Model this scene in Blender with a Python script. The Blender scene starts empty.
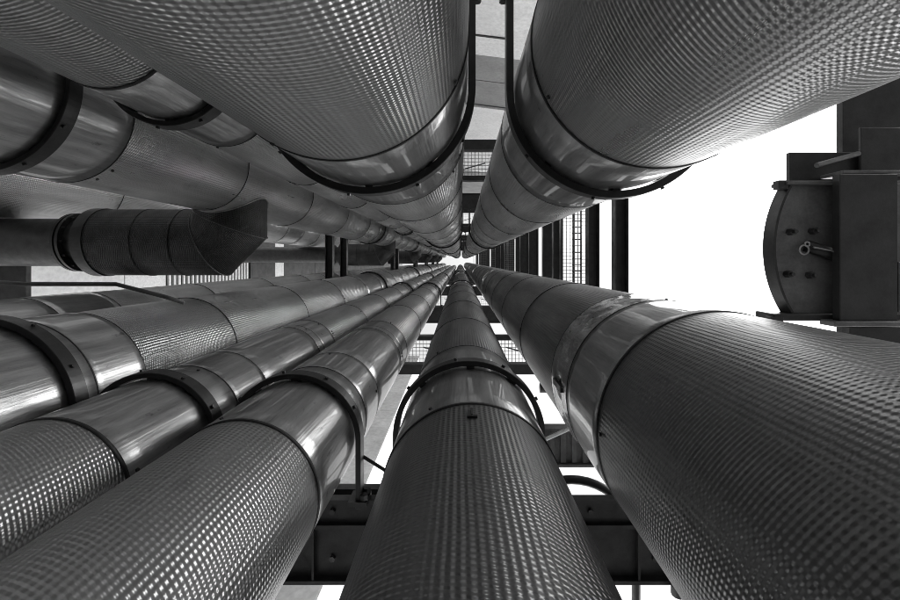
import bpy, bmesh, math, random
from mathutils import Vector, Matrix
random.seed(7)
SC = bpy.context.scene
COL = SC.collection
PI = math.pi

# ------------------------------------------------------------------ camera, sky, sun, exposure
K = 0.004          # metres per layout unit
D0 = 1.72          # metres of height per layout step
ZC = 1.6           # eye height
cam = bpy.data.cameras.new('camera')
camo = bpy.data.objects.new('camera', cam)
COL.objects.link(camo)
camo.location = (0, 0, ZC)
camo.rotation_euler = (PI, 0, 0)          # looking straight up between the pipes
cam.sensor_width = 36.0
cam.lens = 430 / 900 * 36.0
cam.shift_x = -10 / 900
cam.shift_y = -39 / 900
cam.clip_start = 0.02
cam.clip_end = 2000
SC.camera = camo

SUN_EL, SUN_AZ = 40.0, 100.0
world = bpy.data.worlds.new('World')
SC.world = world
world.use_nodes = True
wn = world.node_tree
wn.nodes.clear()
sky = wn.nodes.new('ShaderNodeTexSky')
sky.sky_type = 'NISHITA'
sky.sun_disc = False
sky.sun_elevation = math.radians(SUN_EL)
sky.sun_rotation = math.radians(SUN_AZ)
sky.air_density = 1.0
sky.dust_density = 1.5
bw = wn.nodes.new('ShaderNodeRGBToBW')    # grey overcast day in a black and white picture
bg = wn.nodes.new('ShaderNodeBackground')
bg.inputs['Strength'].default_value = 0.15
wo = wn.nodes.new('ShaderNodeOutputWorld')
wn.links.new(sky.outputs[0], bw.inputs[0])
wn.links.new(bw.outputs[0], bg.inputs['Color'])
wn.links.new(bg.outputs[0], wo.inputs['Surface'])

sun = bpy.data.lights.new('sun', 'SUN')
sun.energy = 0.5
sun.angle = math.radians(60)
sun.color = (1, 1, 1)
suno = bpy.data.objects.new('sun', sun)
COL.objects.link(suno)
_az = math.radians(SUN_AZ)
_el = math.radians(SUN_EL)
# Nishita: rotation 0 is +Y, turning clockwise seen from above
_sd = Vector((math.sin(_az) * math.cos(_el), math.cos(_az) * math.cos(_el), math.sin(_el)))
suno.rotation_euler = _sd.to_track_quat('Z', 'Y').to_euler()
suno.location = (0, 0, 80)

SC.view_settings.view_transform = 'Standard'
SC.view_settings.look = 'None'
SC.view_settings.gamma = 1.0
SC.view_settings.exposure = 2.05
SC.cycles.use_denoising = True
SC.cycles.denoiser = 'OPENIMAGEDENOISE'
SC.cycles.denoising_input_passes = 'RGB_ALBEDO_NORMAL'
SC.cycles.denoising_prefilter = 'NONE'
SC.cycles.use_adaptive_sampling = False
SC.cycles.max_bounces = 10
SC.cycles.pixel_filter_type = 'BLACKMAN_HARRIS'
SC.cycles.filter_width = 0.9


# ------------------------------------------------------------------ layout helpers
def W(u, v, s):
    """layout -> world: u to picture right, v to picture down, s steps of height above the eye"""
    return Vector((u * K, v * K, ZC + s * D0))


def tag(o, label=None, cat=None, group=None, kind=None):
    if label: o['label'] = label
    if cat: o['category'] = cat
    if group: o['group'] = group
    if kind: o['kind'] = kind
    return o


def empty(name, loc, label, cat, group=None):
    o = bpy.data.objects.new(name, None)
    o.empty_display_size = 0.1
    o.location = loc
    COL.objects.link(o)
    return tag(o, label, cat, group)


def link(name, me, parent=None, loc=(0, 0, 0)):
    o = bpy.data.objects.new(name, me)
    COL.objects.link(o)
    o.location = loc
    if parent is not None:
        o.parent = parent
    return o


def mesh(name, verts, faces, mat, smooth=False, uvs=None):
    me = bpy.data.meshes.new(name)
    me.from_pydata([tuple(v) for v in verts], [], faces)
    if uvs is not None:
        lay = me.uv_layers.new(name='UVMap')
        i = 0
        for f in uvs:
            for c in f:
                lay.data[i].uv = c
                i += 1
    if smooth:
        me.polygons.foreach_set('use_smooth', [True] * len(me.polygons))
    if mat:
        me.materials.append(mat)
    me.update()
    return me


def box_data(lo, hi):
    x0, y0, z0 = lo
    x1, y1, z1 = hi
    v = [(x0, y0, z0), (x1, y0, z0), (x1, y1, z0), (x0, y1, z0), (x0, y0, z1), (x1, y0, z1), (x1, y1, z1), (x0, y1, z1)]
    f = [(0, 3, 2, 1), (4, 5, 6, 7), (0, 1, 5, 4), (1, 2, 6, 5), (2, 3, 7, 6), (3, 0, 4, 7)]
    return v, f


class MB:
    """collects boxes, tubes and lathes into one mesh"""
    def __init__(self): self.v, self.f = [], []

    def add(self, v, f):
        n = len(self.v)
        self.v += [tuple(p) for p in v]
        self.f += [tuple(i + n for i in q) for q in f]
        return self

    def box(self, lo, hi):
        lo2 = [min(a, b) for a, b in zip(lo, hi)]
        hi2 = [max(a, b) for a, b in zip(lo, hi)]
        return self.add(*box_data(lo2, hi2))

    def lbox(self, u0, v0, s0, u1, v1, s1):
        return self.box(W(u0, v0, s0), W(u1, v1, s1))

    def tube(self, pts, r, seg=10, cap=True):
        pts = [Vector(p) for p in pts]
        n0 = len(self.v)
        up = None
        for i, p in enumerate(pts):
            t = (pts[min(i + 1, len(pts) - 1)] - pts[max(i - 1, 0)]).normalized()
            if up is None:
                up = t.orthogonal().normalized()
            up = (up - t * up.dot(t)).normalized()
            b = t.cross(up)
            for j in range(seg):
                a = 2 * PI * j / seg
                self.v.append(tuple(p + (up * math.cos(a) + b * math.sin(a)) * r))
        for i in range(len(pts) - 1):
            for j in range(seg):
                k = (j + 1) % seg
                self.f.append((n0 + i * seg + j, n0 + i * seg + k, n0 + (i + 1) * seg + k, n0 + (i + 1) * seg + j))
        if cap:
            self.f.append(tuple(n0 + j for j in reversed(range(seg))))
            self.f.append(tuple(n0 + (len(pts) - 1) * seg + j for j in range(seg)))
        return self

    def build(self, name, mat, parent=None, loc=None, smooth=False, bevel=0):
        o_ = Vector(loc) if loc is not None else Vector((0, 0, 0))
        me = mesh(name, [Vector(p) - o_ for p in self.v], self.f, mat, smooth)
        if bevel:
            bm = bmesh.new(); bm.from_mesh(me)
            bmesh.ops.bevel(bm, geom=bm.edges[:], offset=bevel, segments=1, affect='EDGES', clamp_overlap=True)
            bm.to_mesh(me); bm.free()
        o = link(name, me, parent)
        if parent is None:
            o.location = o_
        else:
            o.location = o_ - parent.location if loc is not None else -parent.location
        return o


# ------------------------------------------------------------------ materials
def nodes(name):
    m = bpy.data.materials.new(name)
    m.use_nodes = True
    nt = m.node_tree
    p = nt.nodes['Principled BSDF']
    return m, nt, p


def N(nt, t, **kw):
    n = nt.nodes.new(t)
    for k, v in kw.items():
        setattr(n, k, v)
    return n


def math_node(nt, op, a, b=None, c=None):
    n = nt.nodes.new('ShaderNodeMath')
    n.operation = op
    for i, x in enumerate((a, b, c)):
        if x is None: continue
        if isinstance(x, (int, float)): n.inputs[i].default_value = x
        else: nt.links.new(x, n.inputs[i])
    return n.outputs[0]


def ramp(nt, fac, lo, hi, a=0.3, b=0.7):
    r = nt.nodes.new('ShaderNodeMapRange')
    r.inputs['From Min'].default_value = a
    r.inputs['From Max'].default_value = b
    r.inputs['To Min'].default_value = lo
    r.inputs['To Max'].default_value = hi
    nt.links.new(fac, r.inputs['Value'])
    return r.outputs[0]


def noise(nt, vec, scale, detail=4, rough=0.55):
    n = nt.nodes.new('ShaderNodeTexNoise')
    n.inputs['Scale'].default_value = scale
    n.inputs['Detail'].default_value = detail
    n.inputs['Roughness'].default_value = rough
    if vec is not None:
        nt.links.new(vec, n.inputs['Vector'])
    return n.outputs['Fac']


def mapping(nt, vec, scale):
    n = nt.nodes.new('ShaderNodeMapping')
    n.inputs['Scale'].default_value = scale
    nt.links.new(vec, n.inputs['Vector'])
    return n.outputs[0]


def grey(nt, p, val):
    c = nt.nodes.new('ShaderNodeCombineColor')
    for i in range(3):
        nt.links.new(val, c.inputs[i])
    nt.links.new(c.outputs[0], p.inputs['Base Color'])


def bump(nt, h, dist, strength=1.0, normal=None):
    b = nt.nodes.new('ShaderNodeBump')
    b.inputs['Distance'].default_value = dist
    b.inputs['Strength'].default_value = strength
    nt.links.new(h, b.inputs['Height'])
    if normal is not None:
        nt.links.new(normal, b.inputs['Normal'])
    return b.outputs[0]


def mat_embossed(name, base=0.56, rough=0.31, depth=0.0022, pu=0.0195, pv=0.0173):
    """stucco-embossed aluminium jacket: rows of offset dimples (UV in metres)"""
    m, nt, p = nodes(name)
    uv = N(nt, 'ShaderNodeUVMap').outputs[0]
    geo = N(nt, 'ShaderNodeNewGeometry').outputs['Position']
    sep = N(nt, 'ShaderNodeSeparateXYZ')
    nt.links.new(uv, sep.inputs[0])
    warp = noise(nt, geo, 3.0, 2)
    u = math_node(nt, 'ADD', sep.outputs[0], math_node(nt, 'MULTIPLY', warp, 0.006))
    v = math_node(nt, 'ADD', sep.outputs[1], math_node(nt, 'MULTIPLY', warp, 0.006))
    SK = 0.34                     # the rolled pattern runs slightly askew
    au = math_node(nt, 'MULTIPLY', u, 2 * PI / pu)
    bv = math_node(nt, 'ADD', math_node(nt, 'MULTIPLY', v, 2 * PI / pv), math_node(nt, 'MULTIPLY', au, SK))
    su, sv = math_node(nt, 'SINE', au), math_node(nt, 'SINE', bv)
    wear = noise(nt, geo, 2.2, 3)
    dep = ramp(nt, wear, 0.65, 1.1)
    # slope of the pressed relief along and around the jacket, added to the surface normal
    hu = math_node(nt, 'MULTIPLY', math_node(nt, 'ADD', su, math_node(nt, 'MULTIPLY', sv, SK)), math_node(nt, 'MULTIPLY', dep, -0.55 * depth * 2 * PI / pu))
    hv = math_node(nt, 'MULTIPLY', sv, math_node(nt, 'MULTIPLY', dep, -0.9 * depth * 2 * PI / pv))
    nrm0 = bump(nt, noise(nt, geo, 4.0, 2), 0.008, 0.4)
    tan = N(nt, 'ShaderNodeTangent', direction_type='UV_MAP').outputs[0]
    def vm(op, x, y):
        n = nt.nodes.new('ShaderNodeVectorMath'); n.operation = op
        nt.links.new(x, n.inputs[0])
        if y is not None: nt.links.new(y, n.inputs['Scale' if op == 'SCALE' else 1])
        return n.outputs[0]
    bit = vm('CROSS_PRODUCT', nrm0, tan)
    nn = vm('SUBTRACT', vm('SUBTRACT', nrm0, vm('SCALE', tan, hu)), vm('SCALE', bit, hv))
    nt.links.new(vm('NORMALIZE', nn, None), p.inputs['Normal'])
    st = noise(nt, mapping(nt, geo, (6, 6, 0.8)), 1.0, 6, 0.65)
    sp = noise(nt, geo, 38.0, 3, 0.6)
    dirt = math_node(nt, 'MULTIPLY', ramp(nt, st, base * 0.72, base * 1.12), ramp(nt, sp, 1.0, 0.55, 0.66, 0.78))
    sm = noise(nt, mapping(nt, geo, (1, 1, 0.6)), 7.0, 4, 0.6)
    dirt = math_node(nt, 'MULTIPLY', dirt, ramp(nt, sm, 1.0, 0.7, 0.6, 0.8))
    grey(nt, p, dirt)
    nt.links.new(ramp(nt, st, rough + 0.1, rough - 0.05), p.inputs['Roughness'])
    p.inputs['Metallic'].default_value = 0.85
    p.inputs['Specular Tint'].default_value = (0.45, 0.45, 0.45, 1)
    p.inputs['Specular IOR Level'].default_value = 0.25
    return m


def mat_smooth(name, base=0.62, rough=0.31, crumple=0.0):
    """plain rolled sleeve: faint waviness, water streaks, scratches and specks"""
    m, nt, p = nodes(name)
    geo = N(nt, 'ShaderNodeNewGeometry').outputs['Position']
    st = noise(nt, mapping(nt, geo, (14, 14, 1.2)), 1.0, 6, 0.7)
    bl = noise(nt, geo, 6.0, 5, 0.6)
    sp = noise(nt, mapping(nt, geo, (70, 70, 3)), 1.0, 2, 0.5)
    a = ramp(nt, st, base * 0.6, base * 1.12)
    spots = noise(nt, mapping(nt, geo, (1, 1, 0.5)), 16.0, 4, 0.65)
    a = math_node(nt, 'MULTIPLY', a, ramp(nt, spots, 1.0, 0.5, 0.64, 0.72))
    a = math_node(nt, 'MULTIPLY', a, ramp(nt, bl, 0.88, 1.05))
    a = math_node(nt, 'MULTIPLY', a, ramp(nt, sp, 1.0, 0.7, 0.62, 0.8))
    grey(nt, p, a)
    nt.links.new(ramp(nt, bl, rough + 0.05, rough - 0.02), p.inputs['Roughness'])
    p.inputs['Metallic'].default_value = 0.8
    p.inputs['Specular Tint'].default_value = (0.4, 0.4, 0.4, 1)
    p.inputs['Coat Weight'].default_value = 0.5
    p.inputs['Coat Roughness'].default_value = 0.035
    h = noise(nt, mapping(nt, geo, (3, 3, 2)), 2.0, 2)
    n1 = bump(nt, h, 0.006 + crumple, 0.5)
    rib = noise(nt, mapping(nt, geo, (11, 11, 0.7)), 1.0, 3, 0.6)      # rolled sheet: faint lengthwise waves
    n2 = bump(nt, rib, 0.010, 0.6, n1)
    fine = noise(nt, mapping(nt, geo, (120, 120, 4)), 1.0, 3)
    nt.links.new(bump(nt, fine, 0.0012, 0.6, n2), p.inputs['Normal'])
    return m


def mat_paint(name, base, rough=0.5, vary=0.35, scale=7.0, spec=0.5, metallic=0.0):
    m, nt, p = nodes(name)
    geo = N(nt, 'ShaderNodeNewGeometry').outputs['Position']
    n1 = noise(nt, geo, scale, 6, 0.65)
    n2 = noise(nt, geo, scale * 9, 3, 0.6)
    a = math_node(nt, 'MULTIPLY', ramp(nt, n1, base * (1 - vary), base * (1 + vary)), ramp(nt, n2, 0.85, 1.1))
    grey(nt, p, a)
    nt.links.new(ramp(nt, n1, rough + 0.12, rough - 0.1), p.inputs['Roughness'])
    p.inputs['Metallic'].default_value = metallic
    p.inputs['Specular IOR Level'].default_value = spec
    nt.links.new(bump(nt, n2, 0.0015, 0.4), p.inputs['Normal'])
    return m


M_EMB = mat_embossed('embossed_aluminium')
M_EMB_SHADE = mat_embossed('shaded_embossed_aluminium', 0.31, 0.33)  # darker copy of the jacket; shade on two lower pipes put into its colour
M_SMO = mat_smooth('sleeve_aluminium', 0.5)
M_CRU = mat_smooth('crumpled_foil_aluminium', 0.58, 0.24, 0.05)
M_SEAM = mat_paint('black_sealant', 0.012, 0.6)
M_STRAP = mat_paint('black_strap_steel', 0.02, 0.42)
M_STEEL = mat_paint('dark_painted_steel', 0.016, 0.45, 0.6, 9.0)
M_STEEL2 = mat_paint('grey_painted_steel', 0.12, 0.5)
M_BOLT = mat_paint('bolt_steel', 0.06, 0.35, metallic=0.6)
M_GALV = mat_paint('galvanised_steel', 0.35, 0.4, metallic=0.7)
M_CONC = mat_paint('pale_concrete', 0.7, 0.85, 0.18, 1.2)
M_PANEL = mat_paint('pale_cladding_panel', 0.78, 0.5, 0.08, 0.8)
M_PANELG = mat_paint('grey_cladding_panel', 0.25, 0.5, 0.15, 0.8)
M_DARKW = mat_paint('charcoal_cladding', 0.03, 0.6, 0.3, 2.0)
M_WHITE = mat_paint('white_trim', 0.8, 0.5, 0.06, 2.0)
M_GROUND = mat_paint('concrete_ground', 0.14, 0.9, 0.25, 0.6)

# ------------------------------------------------------------------ ground
g = MB().add([(-600, -600, 0), (600, -600, 0), (600, 600, 0), (-600, 600, 0)], [(0, 1, 2, 3)]).build('ground', M_GROUND)
tag(g, 'pale concrete yard at the foot of the pipes', 'ground', kind='structure')

# ------------------------------------------------------------------ pipes
PER = 5.67
S_TOP = 40.0


def lathe(name, prof, mat, seg=96, r_uv=None, smooth=True, wob=None):
    """open tube from (radius, z) profile around +Z; uv in metres"""
    n = len(prof)
    r_uv = r_uv or prof[0][0]
    circ = 2 * PI * r_uv
    # whole number of dimples round the pipe
    circ = round(circ / 0.0195) * 0.0195
    vs, fs, uv = [], [], []
    for (r, z) in prof:
        for j in range(seg):
            a = 2 * PI * j / seg
            rr = r + (wob(a, z) if wob else 0)
            vs.append((rr * math.cos(a), rr * math.sin(a), z))
    for i in range(n - 1):
        for j in range(seg):
            k = (j + 1) % seg
            fs.append((i * seg + j, i * seg + k, (i + 1) * seg + k, (i + 1) * seg + j))
            u0, u1 = circ * j / seg, circ * (j + 1) / seg
            uv.append(((u0, prof[i][1]), (u1, prof[i][1]), (u1, prof[i + 1][1]), (u0, prof[i + 1][1])))
    me = mesh(name, vs, fs, mat, smooth, uv)
    return me


def add_screw(parent, r, ang, z, size=0.009):
    b = MB()
    c = Vector((r * math.cos(ang), r * math.sin(ang), z))
    n = Vector((math.cos(ang), math.sin(ang), 0))
    b.tube([c - n * 0.004, c + n * 0.009], size, 6)
    return b.build('screw', M_BOLT, parent, loc=None) if False else link('screw', mesh('screw', b.v, b.f, M_BOLT), parent)


def pipe(u, v, r, label, secs, emb=None):
    """secs: list of (s_end, kind) from the ground up for the first bay; then the bay repeats"""
    root = empty('clad_pipe', (u * K, v * K, 0), label, 'pipe', 'metal clad pipes running up side by side')
    R = r * K
    z0 = 0.0
    # build the full list of joints
    lst = list(secs)
    last = lst[-1][0]
    bay = [(0.80, 'E'), (1.90, 'E'), (3.05, 'E'), (4.20, 'E'), (4.97, 'E'), (5.67, 'S')]
    # after the listed ones the rhythm repeats every bay, counted from s = 1.7
    ss = []
    k = 0
    while True:
        for ds, kind in bay:
            s = 1.7 + k * PER + ds
            if s > last + 0.15:
                ss.append((min(s, S_TOP), kind))
        k += 1
        if 1.7 + k * PER > S_TOP: break
    out, prev = [], -1
    for s, kd in lst + ss:
        if s > S_TOP: s = S_TOP
        if s <= prev + 0.02: continue
        out.append((s, kd)); prev = s
    cache = {}
    lap = 0
    for i, (s, kd) in enumerate(out):
        z1 = ZC + s * D0
        L = z1 - z0
        lap = 1 - lap
        dr = 0.0 if kd == 'E' else 0.0035
        dr += 0.0012 * lap
        seg = 128 if z0 < 14 else 72
        key = (round(L, 3), kd, lap, seg)
        if key not in cache:
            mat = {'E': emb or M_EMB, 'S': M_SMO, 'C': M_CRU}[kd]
            rr = R + dr
            wob = None
            prof = [(rr - 0.004, 0.0), (rr, 0.003), (rr, L - 0.003), (rr - 0.004, L)]
            if kd == 'C':
                ph = [random.uniform(0, 6.28) for _ in range(6)]
                nz = 22
                prof = [(rr, L * q / nz) for q in range(nz + 1)]

                def wob(a, z, L=L, ph=ph):
                    e = math.sin(PI * min(max(z / L, 0), 1))
                    return 0.010 * e * (math.sin(7 * a + ph[0] + 9 * z) * 0.5 + math.sin(13 * a + ph[1] - 21 * z) * 0.35 + math.sin(23 * a + ph[2] + 33 * z) * 0.2)
            elif kd == 'S':
                nz = 8
                ph = [random.uniform(0, 6.28) for _ in range(6)]
                prof = [(rr - 0.004, 0.0)] + [(rr, 0.003 + (L - 0.006) * q / nz) for q in range(nz + 1)] + [(rr - 0.004, L)]

                def wob(a, z, L=L, ph=ph):
                    e = math.sin(PI * min(max(z / L, 0), 1))
                    return 0.0016 * e * (math.sin(5 * a + ph[0]) + 0.6 * math.sin(11 * a + ph[1] + 5 * z))
            cache[key] = lathe('jacket', prof, mat, seg, R, True, wob)
        nm = {'E': 'embossed_jacket', 'S': 'smooth_sleeve', 'C': 'crumpled_sleeve'}[kd]
        link(nm, cache[key], root, (0, 0, z0))
        # sealing band over the joint
        if i < len(out) - 1:
            thick = 0.022 if (kd == 'E' and out[i + 1][1] != 'E') else (0.012 if kd != 'E' and out[i + 1][1] == 'E' else 0.013)
            kk = ('b', thick)
            if kk not in cache:
                q = R + 0.0055
                cache[kk] = lathe('seam', [(R - 0.004, -thick / 2), (q, -thick / 2 + 0.002), (q, thick / 2 - 0.002), (R - 0.004, thick / 2)], M_SEAM, 96, R)
            link('seam_band', cache[kk], root, (0, 0, z1))
            if s < 6:
                for t in range(3):
                    add_screw(root, R + 0.001, random.uniform(0, 2 * PI), z1 + random.choice((-0.05, 0.05)))
        z0 = z1
    # end cap at the very top
    return root


E1 = [(1.0, 'E'), (1.68, 'S'), (2.5, 'E'), (3.6, 'E'), (4.75, 'E'), (5.9, 'E'), (6.67, 'E'), (7.37, 'S')]
E3 = [(1.0, 'E'), (1.5, 'S'), (1.73, 'S'), (2.37, 'S'), (2.45, 'S'), (2.66, 'S'), (3.6, 'E'), (4.7, 'E'), (5.9, 'E'), (6.67, 'E'), (7.37, 'S')]
E1b = [(0.95, 'S'), (1.43, 'S'), (1.65, 'S'), (2.32, 'E'), (3.42, 'E'), (4.5, 'E'), (5.66, 'E'), (6.7, 'S'), (7.37, 'S')]
PIPES = {
    'TL': (-123, -232, 131, 'thickest dimpled pipe overhead, its strap hanging beside the narrow bright gap', [(1.0, 'E'), (1.77, 'S')] + E1[2:]),
    'TR': (204, -226, 130, 'thick dimpled pipe overhead bordering the white sky', [(1.03, 'E'), (1.78, 'S')] + E1[2:]),
    'B1': (-635, 204, 118, 'grey pipe with a smooth plain sleeve, lying behind two slimmer pipes at lower left', E1b),
    'B2': (-410, 238, 80, 'slim pipe with glossy sleeve, second in the lower row from the dark side', E3),
    'B3': (-220, 238, 78.5, 'slim dimpled pipe whose strap leg reaches down to the dark beam', E3),
    'B4': (12, 232, 89, 'dark dimpled pipe rising from the bottom centre', E1),
    'B5': (285, 190, 134, 'thick dark dimpled pipe with the crumpled foil sleeve', [(1.1, 'E'), (1.41, 'S'), (1.64, 'C')] + E1[2:]),
    'UL1': (-389, -270, 80, 'slim pipe with coarse bright dimples tucked behind the thickest pipe', [(1.10, 'E'), (1.65, 'S')] + E1[2:]),
    'UL2': (-640, -240, 112, 'fine textured pipe that the dark elbow branches from', [(0.9, 'S'), (1.62, 'S')] + E1[2:]),
    'UL3': (-1274, -259, 136, 'plain pipe half hidden behind the branching pipe and the elbow', [(3.4, 'E'), (4.9, 'E')] + E1[5:]),
    'B0': (-970, 206, 124, 'dull grey pipe lying farthest back beneath the dark elbow', [(1.85, 'E'), (2.2, 'S'), (2.6, 'S'), (3.6, 'E')] + E1[4:]),
}
SHORT = {'TL': 'thickest overhead pipe', 'TR': 'overhead pipe bordering the sky', 'B1': 'wide lower pipe behind the slim pair', 'B2': 'slim glossy pipe of the lower row',
         'B3': 'slim pipe with the strap leg', 'B4': 'bottom centre pipe', 'B5': 'pipe with crumpled foil', 'UL1': 'slim coarse dimpled upper pipe', 'UL2': 'pipe with the elbow branch'}
ROOTS = {}
for k_, (u, v, r, lab, secs) in PIPES.items():
    ROOTS[k_] = pipe(u, v, r, lab, secs, M_EMB_SHADE if k_ in ('B4', 'B5') else None)

# ------------------------------------------------------------------ straps holding the pipes to the beams
V_BOT, V_TOP = 322.0, -366.0
ORD = ['nearest', 'second', 'third', 'fourth', 'fifth', 'sixth', 'seventh']
STRAP_S = {}
for k_ in ('TL', 'TR', 'B1', 'B2', 'B3', 'B4', 'UL1', 'UL2'):
    u, v, r, lab, secs = PIPES[k_]
    R = r * K
    big = r > 115
    gap, th = (0.013, 0.038) if big else (0.015, 0.028)
    if k_ == 'B4': gap, th = 0.018, 0.028
    ri, ro = R + gap, R + gap + th
    s_c = 1.315
    if k_ in ('UL1', 'UL2'): s_c = 1.325
    hw = 0.043
    down = v > 0
    vb = V_BOT if down else V_TOP
    leg_end = abs((vb - v) * K) + 0.02
    sg = 1 if down else -1
    # strap profile: half ring facing the axis + straight legs towards the beam (y = sg direction)
    path = []
    nseg = 48
    def pt(rad, a):   # a from 0..pi, ring bulges toward -sg
        return Vector((rad * math.cos(a), -sg * rad * math.sin(a), 0))
    inner = [Vector((ri, sg * leg_end, 0))] + [pt(ri, PI * q / nseg) for q in range(nseg + 1)] + [Vector((-ri, sg * leg_end, 0))]
    outer = [Vector((ro, sg * leg_end, 0))] + [pt(ro, PI * q / nseg) for q in range(nseg + 1)] + [Vector((-ro, sg * leg_end, 0))]
    vs, fs = [], []
    n = len(inner)
    for a, b in zip(inner, outer):
        for p, z in ((a, -hw), (b, -hw), (b, hw), (a, hw)):
            vs.append((p.x, p.y, z))
    for i in range(n - 1):
        o1, o2 = i * 4, (i + 1) * 4
        for e in range(4):
            f = (e + 1) % 4
            fs.append((o1 + e, o1 + f, o2 + f, o2 + e))
    fs.append((0, 1, 2, 3)); fs.append(tuple((n - 1) * 4 + e for e in (3, 2, 1, 0)))
    me_strap = mesh('strap', vs, fs, M_STRAP)
    bm = bmesh.new(); bm.from_mesh(me_strap); bmesh.ops.recalc_face_normals(bm, faces=bm.faces[:])
    bmesh.ops.bevel(bm, geom=[e for e in bm.edges if e.calc_face_angle(0) > 0.8], offset=0.003, segments=1, affect='EDGES')
    bm.to_mesh(me_strap); bm.free()
    # foot block, nut
    fb = MB(); fb.box((-0.05, -0.012, -0.06), (0.05, 0.012, 0.06)); me_foot = mesh('foot', fb.v, fb.f, M_STRAP)
    nb = MB(); nb.tube([(0, -0.03, 0), (0, 0.0, 0)], 0.022, 6); me_nut = mesh('nut', nb.v, nb.f, M_BOLT)
    pb = MB(); pb.box((-0.02, -gap - 0.001, -hw * 0.8), (0.02, 0.004, hw * 0.8)); me_pad = mesh('pad', pb.v, pb.f, M_SEAM)
    bb = MB(); bb.tube([(0, 0.0, 0), (0, -0.012, 0)], 0.010, 8); me_bolt = mesh('bolt', bb.v, bb.f, M_BOLT)
    for lv in range(7):
        s = s_c + 0.025 + lv * PER
        t = empty('pipe_strap', W(u, v, s), '%s black steel strap along the %s' % (ORD[lv], SHORT[k_]), 'strap', 'black straps around the pipes')
        link('strap', me_strap, t)
        for sx in (-1, 1):
            f = link('foot', me_foot, t, (sx * (ri + th / 2), sg * (leg_end - 0.034), 0))
            if lv < 2:
                for dz in (-0.035, 0.035):
                    nn = link('nut', me_nut, f, (sx * 0.03, -sg * 0.012 if sg > 0 else 0.042, dz))
        for a in (0.9, 1.55, 2.3):
            pd = link('pad', me_pad, t, (ri * math.cos(a), -sg * ri * math.sin(a), 0))
            pd.rotation_euler = (0, 0, math.atan2(-sg * math.sin(a), math.cos(a)) - PI / 2)
        if lv < 2:
            for a in (0.5, 1.1, 1.75, 2.5):
                bo = link('bolt', me_bolt, t, (ro * math.cos(a), -sg * ro * math.sin(a), random.choice((-0.015, 0.0, 0.015))))
                bo.rotation_euler = (0, 0, math.atan2(-sg * math.sin(a), math.cos(a)) + PI / 2)


# ------------------------------------------------------------------ steel: columns, beams, frames
def h_beam(name, axis, a0, a1, inner, depth, s0, s1, side, label, mat, group):
    """H beam lying along u ('u') or v ('v'); flanges stand in height, web level in the middle.
    inner: layout coordinate of the flange next to the pipes; side: +1/-1 direction away from the pipes"""
    fl = 10 / 1.0
    if axis == 'u': base = W((a0 + a1) / 2, inner, s0)
    else: base = W(inner, (a0 + a1) / 2, s0)
    t = empty(name, base, label, 'beam', group)
    sm = s0 + (s1 - s0) * (0.26 if axis == 'u' else 0.55)
    def bx(nm, b0, b1, q0, q1):
        m = MB()
        if axis == 'u': m.lbox(a0, b0, q0, a1, b1, q1)
        else: m.lbox(b0, a0, q0, b1, a1, q1)
        return m.build(nm, mat, t)
    bx('flange', inner, inner + side * 5, s0, s0 + (s1 - s0) * 0.35 if axis == 'u' else s1)
    bx('flange', inner + side * (depth - 5), inner + side * depth, s0, s1)
    bx('web', inner + side * 5.02, inner + side * (depth - 5.02), sm, sm + 0.008)
    return t


LV = [0, 1, 2, 3, 4, 5, 6]
for i in LV:
    s0 = 1.345 + i * PER
    bt = h_beam('steel_beam', 'u', -1125, 985, V_BOT, 114, s0, s0 + 0.09, 1, '%s dark beam crossing beneath the lower pipe row' % ORD[i], M_STEEL, 'beams under the lower pipes')
    if i == 0:
        MB().lbox(-440, V_BOT + 1, 1.415, -30, V_BOT + 9, 1.45).build('angle_bar', M_STEEL, bt)
        MB().lbox(-1100, 358, 1.352, 980, 363, 1.368).build('angle_bar', M_STEEL, bt)
        for q in range(24):
            uu = -1080 + q * 88
            MB().lbox(uu, V_BOT + 5.2, 1.347, uu + 3, V_BOT + 108.8, 1.366).build('stiffener', M_STEEL, bt)
            for vv in (342, 346 + 60):
                MB().tube([W(uu + 26, vv, 1.372), W(uu + 26, vv, 1.358)], 0.016, 6).build('bolt', M_BOLT, bt)
        MB().tube([W(290, 424, 1.33), W(290, 444, 1.33)], 0.035, 10).build('drain_plug', M_STEEL, bt, smooth=True)
    h_beam('steel_beam', 'u', -1125, 900, V_TOP, -0 + 110, s0, s0 + 0.09, -1, '%s dark beam crossing above the overhead pipes' % ORD[i], M_STEEL, 'beams above the overhead pipes')
# corner columns standing behind the pipes
for (cu, cv, lab) in ((1010, 380, 'tall steel column behind the pipe with crumpled foil'), (925, -560, 'tall steel column behind the overhead pipe by the sky'),
                      (-1150, 380, 'tall steel column behind the wide lower pipe'), (-1150, -420, 'tall steel column behind the branching pipe')):
    t = empty('steel_column', (cu * K, cv * K, 0), lab, 'column', 'corner columns of the pipe tower')
    h = ZC + S_TOP * D0
    for du, w in ((-24, 5), (19, 5)):
        MB().box(((cu + du) * K, (cv - 60) * K, 0), ((cu + du + w) * K, (cv + 60) * K, h)).build('flange', M_STEEL, t)
    MB().box(((cu - 18.9) * K, (cv - 3) * K, 0), ((cu + 18.9) * K, (cv + 3) * K, h)).build('web', M_STEEL, t)

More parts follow.
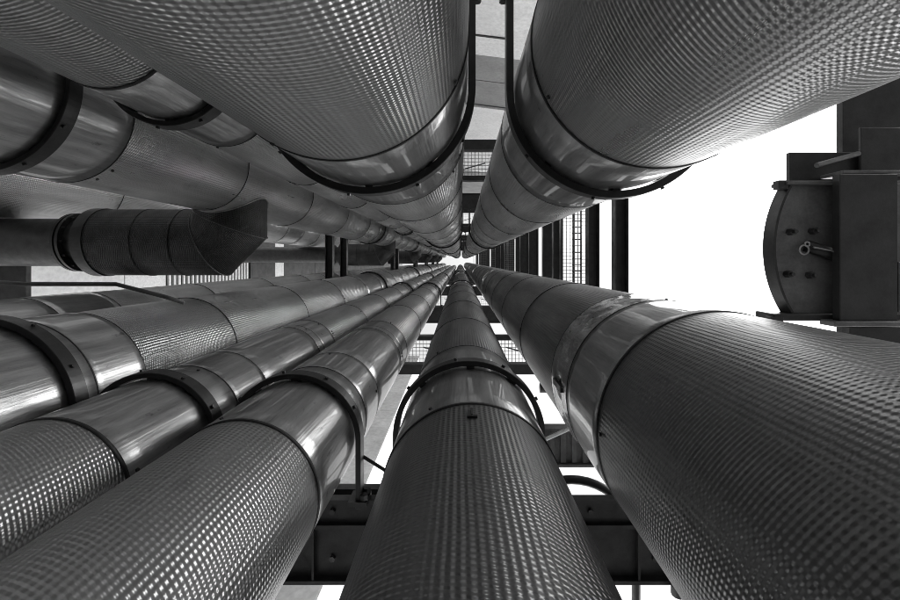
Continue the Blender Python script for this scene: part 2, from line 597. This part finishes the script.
# frames between the bays: posts across the open sides
fr = [(3.6, 'R'), (4.35, 'R'), (6.0, 'LR'), (6.75, 'LR'), (8.1, 'R'), (9.27, 'R'), (10.02, 'R'), (11.67, 'LR'), (12.42, 'LR'), (13.8, 'R'), (15.7, 'R'), (17.34, 'LR'), (18.1, 'LR'), (21.3, 'R'), (23.0, 'LR'), (23.8, 'LR'), (26.5, 'R'), (28.6, 'LR'), (29.5, 'LR'), (34.3, 'LR'), (35.2, 'LR')]
nr = nl = 0
WORDS = ['first', 'second', 'third', 'fourth', 'fifth', 'sixth', 'seventh', 'eighth', 'ninth', 'tenth', 'eleventh', 'twelfth', 'thirteenth', 'fourteenth', 'fifteenth', 'sixteenth', 'seventeenth', 'eighteenth', 'nineteenth', 'twentieth', 'twenty-first', 'twenty-second', 'twenty-third', 'twenty-fourth']
for s, sides in fr:
    if 'R' in sides:
        h_beam('cross_bar', 'v', -368, 318, 560, 47 if s < 6.4 else 76, s, s + 0.10, 1, '%s dark bar against the white sky, counted outward-in to the vanishing point' % WORDS[nr], M_STEEL, 'dark bars on the open sky side'); nr += 1
    if 'L' in sides:
        h_beam('cross_bar', 'v', -366, 322, -766, 44, s, s + 0.10, -1, '%s black bar on the shaded side, counted toward the vanishing point' % WORDS[nl], M_STEEL, 'black bars on the shaded side'); nl += 1
h_beam('cross_bar', 'v', -366, 322, -1432, 130, 3.30, 3.34, -1, 'broad black bar at the picture edge beside the branch flange', M_STEEL, 'black bars on the shaded side')

# ------------------------------------------------------------------ grating platforms


def grating(name, u0, v0, u1, v1, s, parent, pitch=15.0, bar=1.7):
    m = MB()
    nu = max(2, int(abs(u1 - u0) / pitch)); nv = max(2, int(abs(v1 - v0) / pitch))
    for i in range(nu + 1):
        u = u0 + (u1 - u0) * i / nu
        m.lbox(u - bar / 2, v0, s, u + bar / 2, v1, s + 0.014)
    for j in range(nv + 1):
        v = v0 + (v1 - v0) * j / nv
        m.lbox(u0, v - bar / 2, s + 0.003, u1, v + bar / 2, s + 0.010)
    o = m.build(name, M_GALV, parent)
    o['kind'] = 'stuff'
    return o


for i in range(6):
    s = 4.4 + i * PER
    dense = i < 2
    for nm, (u0, v0, u1, v1), lab in (('B', (-1100, 346, 985, 449), 'beneath the lower pipe row'), ('T', (-1100, -484, 900, -372), 'above the overhead pipes'), ('R', (450, -360, 556, 318), 'on the open sky side')):
        t = empty('walkway', W((u0 + u1) / 2, (v0 + v1) / 2, s), '%s open grating walkway %s' % (ORD[i], lab), 'walkway', 'open grating walkways')
        grating('grating', u0 + 3, v0 + 3, u1 - 3, v1 - 3, s, t, 15 if dense else 30)
        if nm == 'R':
            MB().lbox(u0 - 8, v0, s - 0.03, u0, v1, s + 0.05).build('edge_beam', M_STEEL, t)
        else:
            o_, i_ = (v1, v0) if nm == 'B' else (v0, v1)
            sg = 1 if nm == 'B' else -1
            MB().lbox(u0, o_ + sg * 3, s - 0.05, u1, o_ + sg * 45, s + 0.08).build('edge_beam', M_STEEL, t)
            MB().lbox(u0, i_ - sg * 20, s - 0.05, u1, i_, s + 0.05).build('edge_beam', M_STEEL, t)
            for du in (-160, 20, 200): MB().tube([W(du, i_ + sg * 30, s - 0.04), W(du + 90, i_ + sg * 55, s - 0.04)], 0.012, 6).build('brace', M_STEEL2, t)

LWU = -2300.0
# ------------------------------------------------------------------ branch pipes with mitred elbows
M_EMBD = mat_embossed('dull_embossed_jacket', 0.085, 0.36)
BR = 92 * K


def ring(c, axis_a, axis_b, r, seg=64):
    return [c + (axis_a * math.cos(2 * PI * j / seg) + axis_b * math.sin(2 * PI * j / seg)) * r for j in range(seg)]


def branch(s, label, full):
    u0 = -640.0
    c = W(u0, -52, s)                 # elbow corner
    t = empty('branch_pipe', c, label, 'pipe', 'elbow branches leaving the textured pipe')
    bend = 118 * K                    # tangent length
    # centre line in the level plane: from far left to the corner, turning toward the main pipe (-y)
    ex, ey, ez = Vector((1, 0, 0)), Vector((0, -1, 0)), Vector((0, 0, 1))
    left = (LWU + 640) * K
    def seg_mesh(name, p0, d0, n0, p1, d1, n1, mat, r, uvo):
        """tube piece between planes (p0, n0) and (p1, n1), travelling along d"""
        d = (p1 - p0).normalized()
        a = ez; b = d.cross(ez).normalized()
        S = 64
        vs, fs, uv = [], [], []
        circ = round(2 * PI * r / 0.0195) * 0.0195
        rows = []
        for (p, n) in ((p0, n0), (p1, n1)):
            row = []
            for j in range(S):
                o = (a * math.cos(2 * PI * j / S) + b * math.sin(2 * PI * j / S)) * r
                q = p + o
                tt = (p - q).dot(n) / d.dot(n)
                row.append(q + d * tt)
            rows.append(row)
        vs = rows[0] + rows[1]
        for j in range(S):
            k = (j + 1) % S
            fs.append((j, k, S + k, S + j))
            uv.append(tuple((circ * jj / S, uvo + (rr[kk] - p0).dot(d)) for jj, rr, kk in ((j, rows[0], j), (j + 1, rows[0], k), (j + 1, rows[1], k), (j, rows[1], j))))
        me = mesh(name, vs, fs, mat, True, uv)
        return link(name, me, t)
    A = Vector((left, 0, 0))
    F1 = Vector((-(1010 - 640) * K, 0, 0))
    pts = [Vector((-bend, 0, 0)), Vector((-bend * 0.42, 0, 0)), Vector((0, -bend * 0.42, 0)), Vector((0, -bend, 0))]
    end = Vector((0, -(240 - 52 - 20) * K, 0))
    if end.y > pts[3].y: pts[3] = Vector((0, end.y + 0.02, 0))
    d0 = ex; d1 = (pts[2] - pts[1]).normalized(); d2 = ey
    m01 = (d0 + d1).normalized(); m12 = (d1 + d2).normalized()
    seg_mesh('embossed_jacket', F1, ex, ex, pts[0], ex, ex, M_EMBD, BR, 0)
    seg_mesh('elbow_gore', pts[0], ex, ex, pts[1], ex, m01, M_EMBD, BR, 0)
    seg_mesh('elbow_gore', pts[1], d1, m01, pts[2], d1, m12, M_EMBD, BR, 0)
    seg_mesh('elbow_gore', pts[2], ey, m12, end, ey, ey, M_EMBD, BR, 0)
    for (p, d, n) in ((pts[1], d0, m01), (pts[2], d2, m12)):
        b_ = d.cross(ez).normalized(); ringp = []
        for j in range(49):
            o = (ez * math.cos(2 * PI * j / 48) + b_ * math.sin(2 * PI * j / 48)) * (BR + 0.002)
            ringp.append(p + o + d * (-o.dot(n) / d.dot(n)))
        mm = MB().tube(ringp, 0.006, 6, cap=False)
        link('mitre_bead', mesh('mitre_bead', mm.v, mm.f, M_STEEL2, True), t)
    # raised bands at the joints
    def band(p, d, r, w, mat, nm):
        m = MB()
        m.tube([p - d * w / 2, p + d * w / 2], r, 64, cap=True)
        return link(nm, mesh(nm, m.v, m.f, mat, False), t)
    band(pts[0], ex, BR + 0.006, 0.012, M_SEAM, 'seam_band')
    band(Vector((-bend - 0.40, 0, 0)), ex, BR + 0.006, 0.012, M_SEAM, 'seam_band')
    # bead where the branch meets the main pipe
    R2 = 112 * K + 0.004
    sad = []
    for j in range(65):
        a = 2 * PI * j / 64
        xx, zz = (BR + 0.003) * math.cos(a), (BR + 0.003) * math.sin(a)
        sad.append(Vector((xx, -(240 - 52) * K + math.sqrt(R2 * R2 - xx * xx), zz)))
    mm = MB().tube(sad, 0.011, 6, cap=False)
    link('saddle_bead', mesh('saddle_bead', mm.v, mm.f, M_GALV, True), t)
    # stepped end: collar, bare pipe, bolted flange pair
    band(F1 + ex * 0.06, ex, BR + 0.010, 0.12, M_STEEL, 'collar')
    seg_mesh('bare_pipe', A, ex, ex, F1 + ex * 0.02, ex, ex, M_STEEL, BR * 0.72, 0)
    for dx in (-0.24, -0.19):
        band(F1 + ex * dx, ex, BR * 0.88, 0.03, M_STEEL, 'flange')
    if full:
        for j in range(12):
            a = 2 * PI * j / 12
            m = MB(); q = F1 + ex * -0.285 + (ez * math.cos(a) + ey * math.sin(a)) * BR * 0.8
            m.tube([q, q + ex * 0.14], 0.012, 6)
            link('bolt', mesh('bolt', m.v, m.f, M_BOLT), t)
    return t


for i in range(6):
    branch(2.8 + i * PER, '%s dark elbow branch with mitred bend leaving the textured pipe' % ORD[i], i == 0)


# ------------------------------------------------------------------ neighbouring buildings
def panel_wall(name, label, cat, panels, group=None):
    """panels: (corner a, corner b, kind material) boxes in layout coordinates"""
    cx = panels[0]
    t = empty(name, (cx[0] * K, cx[1] * K, 0), label, cat, group)
    for (u0, v0, s0, u1, v1, s1, mat, nm) in panels:
        MB().lbox(u0, v0, s0, u1, v1, s1).build(nm, mat, t)
    return t


SG = -ZC / D0
# wall on the shaded side: pale panels low, louvres, charcoal cladding higher
LWU = -2300.0
_q = 2300 / 1600
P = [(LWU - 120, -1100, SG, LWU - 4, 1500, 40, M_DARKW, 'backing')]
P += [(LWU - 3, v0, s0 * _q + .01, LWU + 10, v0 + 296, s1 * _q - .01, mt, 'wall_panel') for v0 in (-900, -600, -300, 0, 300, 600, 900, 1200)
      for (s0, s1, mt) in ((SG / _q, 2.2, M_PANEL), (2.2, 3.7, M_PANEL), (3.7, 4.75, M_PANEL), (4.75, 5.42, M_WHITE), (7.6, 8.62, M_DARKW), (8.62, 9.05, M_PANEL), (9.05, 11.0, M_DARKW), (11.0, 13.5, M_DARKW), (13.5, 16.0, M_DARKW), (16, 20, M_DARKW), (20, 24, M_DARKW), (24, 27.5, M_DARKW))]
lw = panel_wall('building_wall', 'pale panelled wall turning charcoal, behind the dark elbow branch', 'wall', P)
nlv = 22
for i in range(nlv):
    s = (5.47 + i * (2.1 / nlv)) * _q
    MB().lbox(LWU - 2, -900, s, LWU + 12, 1500, s + 0.06).build('louvre_slat', M_WHITE, lw)

# far wall seen in the narrow gap between the two overhead pipes, a little askew
t = empty('building_wall', W(0, -2200, SG), 'pale banded wall glimpsed in the gap between the overhead pipes', 'wall')
t.rotation_euler = (0, 0, math.radians(7))
def wp(nm, x0, y0, s0, x1, y1, s1, mat):
    b = MB(); b.box((x0 * K, y0 * K, (s0 - SG) * D0), (x1 * K, y1 * K, (s1 - SG) * D0))
    return link(nm, mesh(nm, b.v, b.f, mat), t)
for x0 in (-2100, -700, 700):
    for (s0, s1, mt, y) in ((SG, 5.2, M_PANEL, 0), (5.24, 10.55, M_PANEL, 0), (10.6, 12.1, M_PANELG, -20), (12.14, 13.95, M_PANELG, -20), (14.0, 14.3, M_WHITE, 14), (14.34, 18, M_PANEL, 0), (18.05, 24, M_PANEL, 0), (24.05, 32, M_PANELG, 0), (32.05, 42, M_PANELG, 0)):
        wp('wall_panel', x0, y - 30, s0, x0 + 1390, y, s1, mt)
wp('cable', -400, 2, 9.6, 500, 8, 9.66, M_STEEL)
wp('backing', -2100, -70, SG, 2090, -52, 42, M_PANELG)
# pale pillar seen between the lower pipes
t = empty('concrete_pillar', W(-462, 1060, SG), 'pale square pillar seen between the two lower pipes above the dark beam', 'pillar')
for (s0, s1) in ((SG, 1.5), (1.505, 3.4), (3.405, 6.0), (6.005, 9.5)):
    MB().lbox(-560, 900, s0, -386, 1240, s1).build('cladding_panel', M_CONC, t)
for x in (-386, ):
    MB().lbox(x, 900.5, SG, x + 6, 1239, 9.5).build('side_cladding', M_WHITE, t)
t = empty('annex_wall', W(-200, 1560, SG), 'pale wall with conduits glimpsed beside the bottom centre pipe', 'wall')
for i, (s0, s1) in enumerate(((SG, 2.6), (2.61, 5.2), (5.21, 8.0))):
    MB().lbox(-480, 1500, s0, -170, 1580, s1).build('wall_panel', M_PANEL, t)
for q in range(2):
    uu = -440 + q * 60
    m = MB().tube([W(uu, 1478, SG), W(uu, 1478, 2.2), W(uu + 30, 1475, 2.6), W(uu + 60, 1478, 3.0), W(uu + 60, 1498, 3.2)], 0.03, 8)
    m.build('conduit', M_STEEL, t, smooth=True)

# ------------------------------------------------------------------ bracket by the sky
SA = 1.45
def U(x, s=SA): return (x - 460) * s
def V(y, s=SA): return (y - 261) * s
t = empty('support_bracket', W(U(840), V(250), SA), 'dark bolted bracket with a rounded plate standing out against the white sky', 'bracket')
# rounded plate
cx, cy, rr = U(897), V(248), 126 * SA
def rounded(rad, s0, s1, y0, y1, nm, mat):
    arc = []
    a0 = math.asin((V(y0) - cy) / rad); a1 = math.asin((V(y1) - cy) / rad)
    for q in range(33):
        a = a0 + (a1 - a0) * q / 32
        arc.append((cx - rad * math.cos(a), cy + rad * math.sin(a)))
    poly = arc + [(U(905), V(y1)), (U(905), V(y0))]
    n = len(poly)
    vs = [W(x, y, s0) for x, y in poly] + [W(x, y, s1) for x, y in poly]
    fs = [tuple(range(n)), tuple(range(2 * n - 1, n - 1, -1))] + [(i, n + i, n + (i + 1) % n, (i + 1) % n) for i in range(n)]
    m = MB().add(vs, fs)
    o = m.build(nm, mat, t)
    bm = bmesh.new(); bm.from_mesh(o.data); bmesh.ops.recalc_face_normals(bm, faces=bm.faces[:]); bm.to_mesh(o.data); bm.free()
    return o
M_BRK = mat_paint('bracket_steel', 0.13, 0.45)
M_BRKD = mat_paint('dark_bracket_steel', 0.026, 0.45)
rounded(rr - 4, SA, SA + 0.02, 184, 314, 'rounded_plate', M_BRK)
# rim welded round the plate
vs, fs = [], []
a0, a1 = math.asin((V(186) - cy) / rr), math.asin((V(313) - cy) / rr)
for q in range(41):
    a = a0 + (a1 - a0) * q / 40
    for rad, s in ((rr - 3.5, SA - 0.012), (rr, SA - 0.012), (rr, SA + 0.04), (rr - 3.5, SA + 0.04)):
        vs.append(W(cx - rad * math.cos(a), cy + rad * math.sin(a), s))
for q in range(40):
    for e in range(4):
        f = (e + 1) % 4
        fs.append((q * 4 + e, q * 4 + f, q * 4 + 4 + f, q * 4 + 4 + e))
MB().add(vs, fs).build('rim', M_BRKD, t)
def slab(nm, x0, y0, x1, y1, s, th, mat, bev=0.004):
    return MB().lbox(U(x0, s), V(y0, s), s, U(x1, s), V(y1, s), s + th).build(nm, mat, t, bevel=bev)
slab('top_flange', 788, 180.5, 905, 184, SA - 0.03, 0.08, M_STEEL2)
slab('bottom_flange', 774, 314, 905, 321, SA - 0.03, 0.09, M_BRKD)
slab('lug', 779, 180, 789, 189, SA - 0.02, 0.03, M_BRKD)
slab('lug', 771, 317, 784, 324, SA - 0.035, 0.03, M_BRKD)
slab('back_plate', 790, 152, 905, 181, SA + 0.055, 0.02, M_BRKD)
slab('upright', 843, 60, 912, 340, SA + 0.16, 0.03, M_BRKD)
slab('gusset', 861, 127, 912, 176, SA + 0.03, 0.012, M_BRKD)
slab('cover_plate', 840, 174, 898, 321, SA - 0.07, 0.03, M_BRKD)
slab('cover_cap', 843, 170, 912, 174, SA - 0.05, 0.09, M_BRK)
slab('base_plate', 835, 321.5, 912, 327, SA - 0.085, 0.06, M_BRK)
slab('base_rib', 850, 327, 912, 350, SA - 0.03, 0.03, M_BRKD)
slab('side_plate', 899, 262, 912, 312, SA - 0.06, 0.02, M_STEEL2)
slab('tie_beam', 890, 60, 1160, 352, SA + 0.20, 0.03, M_BRKD)
MB().tube([W(U(814), V(166), SA - 0.01), W(U(864), V(152), SA + 0.02)], 0.015, 8).build('stiffener', M_BRK, t)
for (x, y) in ((789, 232), (811, 231), (786, 274), (808, 275)):
    b = MB().tube([W(U(x), V(y), SA + 0.001), W(U(x), V(y), SA - 0.022)], 0.02, 6)
    o = b.build('bolt', M_BOLT, t)
    MB().tube([W(U(x), V(y), SA - 0.020), W(U(x), V(y), SA - 0.034)], 0.011, 8).build('bolt_end', M_BOLT, t)
# shackle, rod
def loop(x, y, r_, s, nm, n=20):
    m = MB().tube([W(U(x) + r_ * math.cos(2 * PI * q / n), V(y) + r_ * math.sin(2 * PI * q / n), s) for q in range(n + 1)], 0.005, 8, cap=False)
    return m.build(nm, M_GALV, t, smooth=True)
loop(797, 250, 6.5, SA - 0.03, 'shackle_ring'); loop(800, 244.5, 3.2, SA - 0.03, 'shackle_ring')
MB().tube([W(U(804), V(246), SA - 0.01), W(U(842), V(259), SA - 0.02)], 0.034, 12).build('turnbuckle', M_STRAP, t, smooth=True)
MB().tube([W(U(803), V(247.5), SA - 0.042), W(U(820), V(251), SA - 0.045), W(U(840), V(260.5), SA - 0.045)], 0.005, 6).build('rod', M_GALV, t, smooth=True)

# ------------------------------------------------------------------ small things in the gaps
# cable tray with ribbed underside below the lower row
t = empty('cable_tray', W(550, 408, 2.2), 'dark ribbed cable tray in the gap beside the bottom centre pipe', 'tray')
MB().lbox(90, 374, 2.215, 990, 446, 2.225).build('pan', M_STEEL2, t)
for i in range(36):
    u = 100 + i * 24.4
    MB().lbox(u, 376, 2.2, u + 11, 444, 2.2148).build('rib', M_STEEL2, t)
MB().lbox(90, 446.2, 2.19, 990, 452, 2.26).build('side_rail', M_STEEL2, t)
MB().lbox(90, 368, 2.19, 990, 373.8, 2.26).build('side_rail', M_STEEL2, t)
MB().tube([W(170, 392, 2.16), W(250, 356, 2.16)], 0.018, 8).build('strut', M_WHITE, t)
# bent pipe behind the beam
arc = [W(172 + 101 * math.cos(a), 440 - 101 * math.sin(a), 1.55) for a in [PI * q / 24 for q in range(25)]]
m = MB().tube([W(273, 700, 1.55)] + arc + [W(71, 700, 1.55)], 0.026, 12)
o = m.build('bent_conduit', M_STRAP, loc=W(150, 700, 1.55), smooth=True)
tag(o, 'black arched conduit in the white gap above the dark beam', 'conduit')
# thin tie wire between strap leg and pipe
o = MB().tube([W(-132, 266, 1.36), W(-84, 296, 1.36)], 0.009, 6).build('tie_rod', M_STRAP, loc=W(-108, 281, 1.36))
tag(o, 'thin dark tie rod running from the strap leg behind the centre pipe', 'rod')
# conduit on the shaded side
o = MB().tube([W(-830, 34, 1.72), W(-760, 40, 1.74), W(-640, 43, 1.86), W(-560, 68, 1.9), W(-530, 80, 1.92)], 0.016, 10).build('thin_conduit', M_STEEL2, loc=W(-700, 45, 1.75), smooth=True)
tag(o, 'thin bent conduit crossing in front of the dull back pipe', 'conduit')
# ladder beside the sky side walkway
t = empty('ladder', W(520, 0, 4.9), 'dark access ladder on the sky side grating', 'ladder')
for u in (520, ):
    MB().lbox(u, -250, 4.6, u + 9, 200, 4.63).build('rail', M_STEEL, t)
    MB().lbox(u + 36, -250, 4.6, u + 42, 200, 4.63).build('rail', M_STEEL, t)
for q in range(16):
    MB().lbox(518, -246 + q * 29, 4.605, 562, -242 + q * 29, 4.62).build('rung', M_STEEL, t)
# valve pieces by the lower grating
t = empty('small_valve', W(215, 300, 2.6), 'small black valve in the white gap beneath the lower walkway', 'valve')
b0 = W(208, 330, 2.6)
MB().tube([b0, b0 + Vector((0.9, 0.02, 0))], 0.05, 10).build('body', M_STRAP, t, smooth=True)
MB().tube([b0 + Vector((0.12, 0, 0)), b0 + Vector((0.12, -0.16, 0))], 0.02, 8).build('stem', M_STRAP, t)
MB().tube([b0 + Vector((0.04, -0.16, 0)), b0 + Vector((0.20, -0.16, 0))], 0.03, 8).build('handle', M_STRAP, t)

# small fittings on the jackets
rt = ROOTS['B4']; Rb = 89 * K
m = MB(); z = ZC + 0.955 * D0
m.box((-0.008, -Rb - 0.012, z - 0.07), (0.0, -Rb + 0.003, z + 0.0)); m.box((-0.022, -Rb - 0.010, z - 0.082), (0.016, -Rb + 0.003, z - 0.066))
link('latch', mesh('latch', m.v, m.f, M_SEAM), rt)
rt = ROOTS['B5']; Rb = 134 * K
m = MB(); z = ZC + 1.53 * D0
m.box((-Rb - 0.014, -0.02, z - 0.10), (-Rb + 0.004, 0.016, z + 0.10))
link('tag_plate', mesh('tag_plate', m.v, m.f, M_STEEL), rt)
